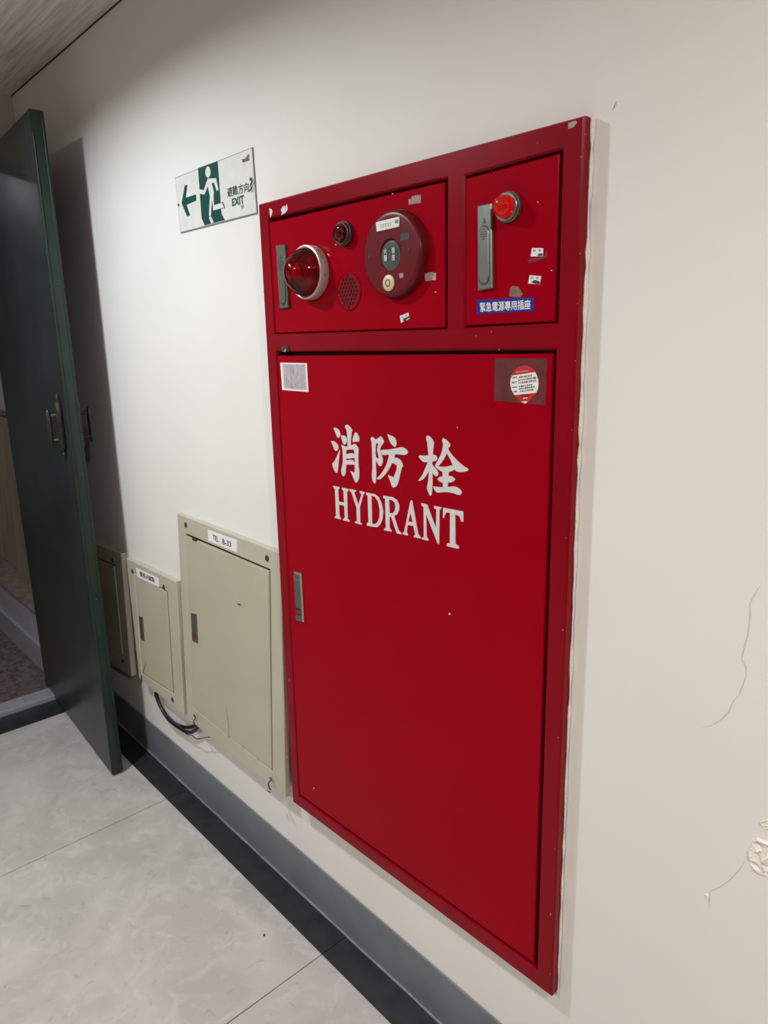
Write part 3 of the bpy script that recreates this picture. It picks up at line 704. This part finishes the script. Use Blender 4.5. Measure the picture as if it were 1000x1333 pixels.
strokes('painted_character', [
 [(60, 425), (85, 408), (150, 415), (230, 408), (330, 398), (360, 425), (372, 465), (350, 495), (300, 510), (240, 510), (190, 522), (140, 517), (100, 480)],
 [(183, 115), (205, 86), (240, 93), (285, 140), (320, 200), (305, 290), (295, 400), (285, 520), (290, 640), (292, 800), (290, 950), (280, 1045), (260, 1070), (240, 1055), (210, 980), (198, 930), (220, 840), (232, 690), (235, 560), (225, 420), (215, 280), (200, 180)],
 [(215, 505), (262, 560), (230, 670), (190, 740), (140, 800), (95, 822), (52, 827), (90, 780), (130, 720), (165, 640), (195, 570)],
 [(280, 550), (320, 600), (365, 645), (390, 700), (375, 742), (345, 752), (315, 725), (285, 680), (270, 600)],
 [(448, 138), (475, 128), (530, 165), (583, 230), (580, 255), (550, 295), (520, 380), (480, 470), (430, 540), (390, 582), (328, 577), (345, 545), (385, 480), (430, 390), (455, 300), (465, 230), (450, 170)],
 [(538, 295), (600, 390), (690, 490), (790, 580), (888, 637), (850, 667), (780, 682), (700, 677), (655, 650), (630, 600), (590, 490), (540, 400), (510, 360)],
 [(328, 578), (390, 590), (480, 598), (560, 585), (600, 570), (640, 598), (652, 635), (620, 660), (560, 680), (450, 675), (400, 650), (365, 620)],
 [(370, 795), (400, 760), (450, 752), (540, 745), (590, 743), (640, 770), (662, 800), (640, 830), (580, 852), (520, 845), (440, 854), (395, 825)],
 [(296, 913), (360, 920), (460, 928), (560, 920), (650, 913), (720, 940), (767, 990), (767, 1030), (740, 1057), (690, 1045), (620, 1020), (520, 1005), (440, 1010), (370, 1020), (330, 980)],
 [(450, 655), (560, 655), (547, 760), (540, 935), (460, 938), (460, 760)],
], 540, 560, 12.5)
HY = dict(
 H=dict(o=[(42, 76), (131, 97), (129, 115), (111, 125), (119, 292), (190, 308), (181, 140), (161, 125), (161, 103), (251, 121), (248, 148), (232, 158), (241, 532), (269, 555), (266, 570), (177, 549), (180, 530), (201, 515), (193, 350), (121, 335), (130, 500), (151, 525), (148, 539), (61, 516), (64, 500), (81, 488), (65, 120), (43, 96)], h=[]),
 Y=dict(o=[(262, 121), (356, 138), (353, 155), (330, 165), (386, 335), (430, 195), (404, 172), (404, 147), (476, 162), (472, 182), (456, 196), (409, 370), (413, 580), (437, 598), (433, 612), (338, 586), (340, 568), (366, 560), (360, 375), (288, 160), (264, 146)], h=[]),
 D=dict(o=[(492, 169), (610, 192), (660, 225), (705, 310), (729, 430), (716, 540), (682, 615), (640, 647), (504, 624), (504, 585), (526, 580), (512, 210), (494, 202)], h=[[(567, 212), (610, 225), (655, 290), (678, 400), (675, 510), (650, 575), (620, 603), (576, 598)]]),
 R=dict(o=[(727, 211), (860, 234), (915, 270), (948, 340), (946, 405), (920, 465), (878, 490), (940, 690), (979, 731), (972, 745), (912, 726), (835, 500), (815, 500), (816, 655), (843, 690), (839, 707), (739, 685), (740, 666), (763, 652), (752, 252), (729, 247)], h=[[(808, 265), (850, 275), (885, 310), (895, 360), (885, 420), (860, 455), (817, 455)]]))
ANT = dict(
 A=dict(o=[(215, 116), (231, 125), (312, 575), (349, 628), (346, 643), (251, 623), (254, 602), (271, 595), (246, 470), (168, 458), (155, 555), (173, 582), (168, 601), (97, 583), (100, 565), (120, 550), (200, 150)], h=[[(208, 290), (178, 408), (236, 420)]]),
 N=dict(o=[(354, 157), (436, 174), (556, 500), (561, 240), (527, 226), (527, 194), (631, 214), (628, 238), (605, 250), (599, 718), (582, 718), (421, 310), (429, 620), (456, 655), (451, 673), (361, 651), (362, 632), (389, 620), (385, 215), (357, 187)], h=[]),
 T=dict(o=[(655, 219), (931, 271), (931, 411), (900, 411), (880, 340), (820, 310), (823, 710), (873, 755), (867, 784), (704, 746), (706, 710), (746, 702), (748, 290), (700, 285), (678, 315), (669, 359), (650, 356)], h=[]))
for ch_ in 'HYDR': strokes('painted_letter', [HY[ch_]], 430, 625, 10.526, False)
for ch_ in 'ANT': strokes('painted_letter', [ANT[ch_]], 515, 640, 10.526, False)
# white paper sticker with a faded scribble
pq = crop([(168, 200), (745, 212), (780, 838), (212, 795)], 355, 460, 16.67)
plate_px('paper_sticker', pq, 'paper', dmn, LP, 0.0005)
plate_px('faded_print', sub(pq, 0.09, 0.05, 0.93, 0.93), 'scribble', dmn, LP, 0.0007)
# dark glue patch with balloon-shaped notice
plate_px('glue_patch', crop([(145, 115), (825, 120), (800, 725), (135, 665)], 630, 455, 10), 'residue', dmn, LP, 0.0003)
bo = []
for k in range(36):
    a = 2 * math.pi * k / 36; x = 465 + 370 * math.sin(a); y = 575 - 462 * math.cos(a)
    if 14 <= k <= 22: continue
    bo.append((x, y))
    if k == 13: bo += [(600, 1030), (490, 1112), (360, 1045)]
K2 = lambda pts: crop(pts, 660, 470, 20)
plate_px('notice_sticker', K2(bo), 'stickred', dmn, LP, 0.0007)
plate_px('notice_field', K2([(142, 380), (745, 286), (795, 390), (826, 500), (834, 610), (818, 720), (776, 823), (205, 886), (140, 770), (105, 660), (98, 560), (108, 470)]), 'paper', dmn, LP, 0.0010)
plate_px('notice_tip', K2([(372, 1052), (552, 1046), (490, 1110)]), 'paper', dmn, LP, 0.0010)
bq2 = [(98, 380), (834, 275), (834, 800), (98, 905)]
rows = [(0.14, 0.30, 0.76, 9), (0.28, 0.28, 0.92, 11), (0.42, 0.28, 0.92, 10), (0.60, 0.30, 0.78, 7), (0.72, 0.30, 0.86, 8), (0.85, 0.34, 0.82, 8), (0.12, 0.06, 0.22, 4), (0.36, 0.04, 0.22, 4), (0.60, 0.06, 0.22, 4), (0.82, 0.10, 0.24, 4)]
rnd2 = random.Random(11)
for (b, a0, a1, n) in rows:
    bm = new(); P2 = LP.up(0.0010)
    for k in range(n):
        a = a0 + (a1 - a0) * k / n; hh = 0.045 + 0.03 * rnd2.random(); ww = (a1 - a0) / n * (0.45 + 0.35 * rnd2.random())
        prism(bm, P2.xzs(K2(sub(bq2, a, b - hh * .6, a + ww, b + hh * .6))), [], P2, 0.0, 0.0002)
    obj('notice_text_row', bm, 'ink', dmn)
for (b0, b1, a0, a1, n, m_) in ((-0.16, -0.09, 0.2, 0.66, 6, 'tornpaper'), (1.06, 1.13, 0.36, 0.66, 4, 'ink'), (1.19, 1.24, 0.44, 0.62, 2, 'paper')):
    bm = new(); P2 = LP.up(0.0008)
    for k in range(n):
        a = a0 + (a1 - a0) * k / n
        prism(bm, P2.xzs(K2(sub(bq2, a, b0, a + (a1 - a0) / n * .7, b1))), [], P2, 0.0, 0.0002)
    obj('notice_text_row', bm, m_, dmn)
# recessed pull latch
lq = crop([(208, 190), (352, 238), (402, 1185), (256, 1140)], 370, 730, 14.82)
plate_px('latch_case', lq, 'chrome', dmn, LP, 0.004, 0.0, 0.0012)
plate_px('latch_face', sub(lq, 0.0, 0.045, 0.76, 0.985), 'latchgrey', dmn, LP, 0.0048, 0.003, 0.0006)
plate_px('latch_joint', sub(lq, 0.06, 0.150, 0.74, 0.157), 'chrome', dmn, LP, 0.0051, 0.004)
plate_px('latch_slot', sub(lq, 0.06, 0.735, 0.74, 0.875), 'hole', dmn, LP, 0.0050, 0.004)
plate_px('latch_button', sub(lq, 0.10, 0.77, 0.72, 0.845), 'latchred', dmn, LP, 0.0062, 0.004, 0.0006)
# scuffs
chip('scratch', [(583.5, 799), (586, 797.5), (587, 800), (585.6, 800.4)], 'letter', dmn, LP)
chip('scratch', [(408, 1025.2), (409.2, 1025.2), (409.2, 1026.6), (408, 1026.6)], 'letter', dmn, LP)
chip('scratch', [(595, 556), (596, 556), (596, 557.2), (595, 557.2)], 'letter', dmn, LP)
for (x, y, pr, pl) in [(579, 1181, fr, FP), (585, 1184.5, fr, FP)]:
    chip('scratch', [(x, y), (x + 1, y + 0.3), (x + 1.4, y + 8), (x + .6, y + 8)], 'redbox', pr, pl)

# ================================================================== exit sign
SP = wallplane(0.0034)
K3 = lambda pts: crop(pts, 220, 185, 8)
sq = K3([(62, 370), (865, 52), (915, 742), (118, 948)])
c0 = SP.hit(sq[3])
es = empty('exit_sign', (c0.x + 0.18, 0.0, c0.z), 'white and green running-man emergency exit sign with left arrow', 'sign')
plate_px('backing', sq, 'signedge', es, SP, -0.0009, -0.0034)
plate_px('face_plate', sub(sq, 0.006, 0.012, 0.994, 0.985), 'signwhite', es, SP, 0.0, -0.0010, 0.0004)
plate_px('arrow', K3([(165, 452), (193, 446), (176, 578), (281, 545), (286, 608), (185, 655), (221, 762), (190, 776), (133, 635)]), 'signgreen', es, SP, 0.0003)
plate_px('green_doorway', K3([(303, 272), (508, 196), (548, 745), (583, 812), (374, 868), (341, 795)]), 'signgreen', es, SP, 0.0003)
plate_px('foot_outline', K3([(530, 630), (566, 624), (586, 686), (530, 700)]), 'signgreen', es, SP, 0.00035)
bm = new()
hd = K3([(408 + 27 * math.cos(2 * math.pi * k / 24), 312 + 58 * math.sin(2 * math.pi * k / 24)) for k in range(24)])
prism(bm, SP.xzs(hd), [], SP, 0.0, 0.0006)
prism(bm, SP.xzs(K3([(408, 380), (492, 375), (518, 498), (498, 508), (474, 425), (447, 427), (470, 520), (466, 560), (470, 658), (556, 632), (577, 682), (463, 712), (452, 592), (438, 768), (418, 770), (429, 560), (406, 460), (372, 547), (324, 538), (322, 492), (366, 500), (398, 400)])), [], SP, 0.0, 0.0006)
prism(bm, SP.xzs(K3([(418, 782), (440, 774), (468, 835), (440, 846)])), [], SP, 0.0, 0.0006)
obj('running_figure', bm, 'signwhite', es)
text_px('sign_lettering', '避難方向', K3([(603, 478), (830, 412), (834, 515), (611, 578)]), 'signgreen', es, SP, 0.0004, 0.02)
text_px('sign_lettering', 'EXIT', K3([(655, 592), (780, 549), (786, 642), (660, 668)]), 'signgreen', es, SP, 0.0004, 0.06)
plate_px('rust_mark', K3([(760, 182), (798, 170), (808, 148), (835, 120), (838, 190), (770, 215)]), 'brown', es, SP, 0.0003)
plate_px('rust_mark', K3([(750, 656), (775, 650), (781, 680), (760, 704)]), mat('pale_rust', (0.42, 0.26, 0.17), 0.7), es, SP, 0.0003)
for p in ((232.7, 266.6), (326.6, 233)):
    v = SP.hit(p); obj('screw', lathe(new(), v, AX, [(0.0038, 0), (0.0038, 0.001), (0.0015, 0.0028), (0, 0.003)], 14), 'steeldark', es, 40)
obj('wire_tie', tube(new(), spline([SP.up(0.004).hit(p) for p in ((327.5, 232), (328, 236), (326.5, 241), (327.3, 245), (324.5, 249))], 4), 0.0016, 6), 'steeldark', es, 60)

# ================================================================== beige wall panels
def beige_panel(name, label, corners, ys, open_px, door_px, thick, screws, boxback=True):
    a, b, c, d = [wallplane(y).hit(p) for p, y in zip(corners, ys)]   # TL TR BR BL
    pl = plane3(d, a, b)
    r = empty(name, (0.5 * (c.x + d.x), -0.004, min(c.z, d.z)), label, 'access panel')
    plate_px('panel_frame', corners, 'beigeframe', r, pl, 0.0, -thick, 0.0022, [open_px])
    back = [lerp(p, bil(corners, .5, .5), 0.06) for p in corners]
    plate_px('panel_box', back, 'hole', r, pl, -0.010, -thick - 0.004)
    dd = plate_px('panel_door', door_px, 'beige', r, pl, 0.0004, -0.009, 0.0014)
    for p in screws:
        v = pl.hit(p)
        obj('screw', lathe(new(), v, pl.n, [(0.0085, -0.001), (0.0085, 0.0005), (0.006, 0.0022), (0.003, 0.0026), (0.0024, 0.0016), (0, 0.0016)], 18), 'rust', r, 40)
    return r, dd, pl
def small_latch(dd, pl, q):
    plate_px('latch_case', q, 'latchgrey', dd, pl, 0.003, 0.0, 0.0008)
    plate_px('latch_face', sub(q, 0.18, 0.06, 0.95, 0.66), 'steel', dd, pl, 0.0038, 0.002, 0.0006)
    plate_px('latch_button', sub(q, 0.25, 0.70, 0.88, 0.83), 'latchred', dd, pl, 0.0042, 0.002, 0.0006)
# telephone panel
TC = [(230.6, 668.2), (365.0, 720.0), (371.5, 1038.5), (243.5, 935.5)]
t1, td, tp = beige_panel('telephone_panel', 'large beige steel telephone access panel beside the red cabinet', TC, (0.016, 0.016, 0.036, 0.036),
    [(241.5, 694.5), (351.6, 741.5), (354.6, 1004.5), (251.6, 921.5)],
    [(242.0, 698.0), (349.8, 744.0), (353.4, 1002.5), (251.4, 921.0)], 0.0155, ((242, 683.5), (347.8, 727)))
tq = crop([(58, 92), (822, 372), (820, 688), (72, 382)], 268, 685, 20)
plate_px('name_label', tq, 'paper', t1, tp, 0.0012, 0.0, 0.0003)
tl = lambda pts: crop(pts, 268, 685, 20)
text_px('label_lettering', 'TEL', tl([(188, 208), (335, 285), (352, 415), (205, 358)]), 'ink', t1, tp, 0.0015, 0.026)
text_px('label_lettering', 'B-33', tl([(440, 318), (668, 402), (672, 545), (446, 468)]), 'ink', t1, tp, 0.0015, 0.026)
small_latch(td, tp, crop([(97, 88), (130, 98), (140, 282), (105, 265)], 230, 780, 4.935))
def streak(parent, pl, pts, wd, m='rust', name='scratch'):
    q = [Vector(pl.xz(p)) for p in pts]; bm = new(); L_, R_ = [], []
    for i, p in enumerate(q):
        t = (q[min(i + 1, len(q) - 1)] - q[max(i - 1, 0)]).normalized(); n = Vector((-t.y, t.x)); k = wd * (0.3 if i == 0 else 0.6 + 0.7 * random.random())
        L_.append(bm.verts.new(pl.pt(p + n * k, 0.0008))); R_.append(bm.verts.new(pl.pt(p - n * k, 0.0008)))
    for i in range(len(q) - 1): bm.faces.new((L_[i], L_[i + 1], R_[i + 1], R_[i]))
    obj(name, bm, m, parent)
M['smudge'] = mat('grey_smudge', (0.24, 0.22, 0.17), 0.6, 0.3, 90)
streak(td, tp, [(294, 918), (296, 930), (297.5, 942), (298.5, 952), (298, 960)], 0.0011, 'smudge')
streak(td, tp, [(308.8, 785.8), (311, 786.6), (313.6, 787.2)], 0.0022, 'rust', 'paint_chip')
streak(td, tp, [(314.6, 788.6), (315.5, 789)], 0.0013, 'rust', 'paint_chip')
streak(td, tp, [(316.5, 968), (317.5, 974)], 0.0012, 'smudge'); streak(td, tp, [(335, 985), (336, 990)], 0.0012, 'smudge')
plate_px('hinge', [(250.5, 699.5), (256, 701.8), (256.2, 705.2), (251, 703)], 'rust', t1, tp, 0.0012, -0.002)
def hook(parent, pl, px):
    obj('bent_nail', tube(new(), spline([pl.up(0.004 + 0.004 * k).hit(p) for k, p in enumerate(px)], 4), 0.0019, 7), 'rust', parent, 60)
hook(t1, tp, crop([(660, 460), (675, 500), (655, 535), (670, 575), (690, 590)], 180, 880, 9.09))
hook(t1, tp, crop([(115, 325), (135, 350), (95, 400), (110, 460), (125, 480)], 340, 980, 10))
v = tp.up(0.006).hit((350.3, 1030)); obj('nail_head', lathe(new(), v, (0.1, -0.5, -0.6), [(0.0065, 0), (0.0065, 0.001), (0.004, 0.0018), (0, 0.002)], 14), 'rust', t1, 40)
# smaller panel
SC = [(164.2, 726.5), (229.5, 757.5), (239.3, 931.0), (181.5, 883.5)]
t2, sd, sp_ = beige_panel('aerial_panel', 'small beige steel access panel with loose black cables beneath', SC, (0.018, 0.018, 0.036, 0.036),
    [(174.5, 744.5), (218.0, 770.0), (226.6, 903.5), (184.5, 876.5)],
    [(175.2, 746.5), (216.8, 770.6), (224.8, 901.0), (185.2, 876.0)], 0.0175, ((172.5, 744), (213.5, 764.5), (224.8, 911)))
sqq = crop([(108, 130), (520, 330), (535, 488), (128, 300)], 170, 730, 14.286)
plate_px('name_label', sqq, 'paper', t2, sp_, 0.0014, 0.0, 0.0003)
text_px('label_lettering', '電視天線箱', crop([(172, 190), (445, 312), (458, 412), (190, 286)], 170, 730, 14.286), 'ink', t2, sp_, 0.0017, 0.03)
small_latch(sd, sp_, [(181.8, 801.8), (186.6, 803.8), (188.6, 834.2), (184.2, 832.2)])
streak(sd, sp_, [(190.5, 862), (188.5, 868), (187, 874)], 0.0022, 'smudge'); streak(sd, sp_, [(186, 871), (187, 876)], 0.0024, 'rust')
plate_px('paint_chip', [(183.6, 881), (184.8, 878), (185.2, 888), (183.8, 889)], 'rust', t2, sp_, 0.0006)
# third panel in the door's shadow
TC3 = [(112.0, 703.0), (157.5, 720.5), (171.0, 880.5), (132.0, 856.0)]
t3, d3, p3 = beige_panel('shaded_panel', 'narrow beige steel access panel half hidden behind the green door', TC3, (0.020, 0.020, 0.026, 0.026),
    [(124.0, 725.0), (149.5, 736.0), (160.6, 853.5), (139.5, 842.0)],
    [(124.4, 727.5), (148.5, 737.8), (159.6, 851.5), (140.0, 841.2)], 0.0195, ((146.8, 729.8), (160.0, 860.5)))

# ================================================================== cables under the small panel
K4 = lambda pts, h: [wallplane(h_).hit(p) for p, h_ in zip(crop(pts, 180, 880, 9.09), h)]
def cable(label, pts, hs, r, name='hanging_cable'):
    p = spline(K4(pts, hs), 8)
    o = obj(name, tube(new(), p, r, 10), 'cable', None, 60, loc=p[0]); return tag(o, label, 'cable')
cable('thick black cable looping under the small beige panel, upper loop', [(205, 190), (225, 270), (270, 375), (340, 475), (430, 560), (530, 600), (610, 604), (680, 580), (700, 545)], [.006, .006, .006, .006, .0062, .0062, .006, .006, .006], 0.0058)
cable('thick black cable looping under the small beige panel, lower loop', [(215, 200), (245, 310), (300, 430), (370, 525), (460, 595), (550, 652), (620, 668), (685, 632), (712, 598), (722, 570)], [.018, .018, .0185, .0185, .0185, .0185, .018, .018, .018, .018], 0.0058)
cable('thin black wire dangling free beneath the thick cables', [(470, 600), (530, 650), (580, 692), (640, 706), (690, 744), (745, 738), (800, 730), (858, 718)], [.020, .022, .024, .026, .027, .028, .029, .030], 0.0013, 'thin_wire')
# crumb on the floor
pt = CAM + ray((344, 1218)) * (-CAM.z / ray((344, 1218)).z)
bm = new(); bmesh.ops.create_icosphere(bm, subdivisions=1, radius=0.0032)
bmesh.ops.translate(bm, verts=bm.verts, vec=pt + Vector((0, 0, 0.0022)))
tag(obj('floor_crumb', bm, 'rust', None, loc=pt), 'tiny dark crumb lying on the grey floor tile', 'crumb')
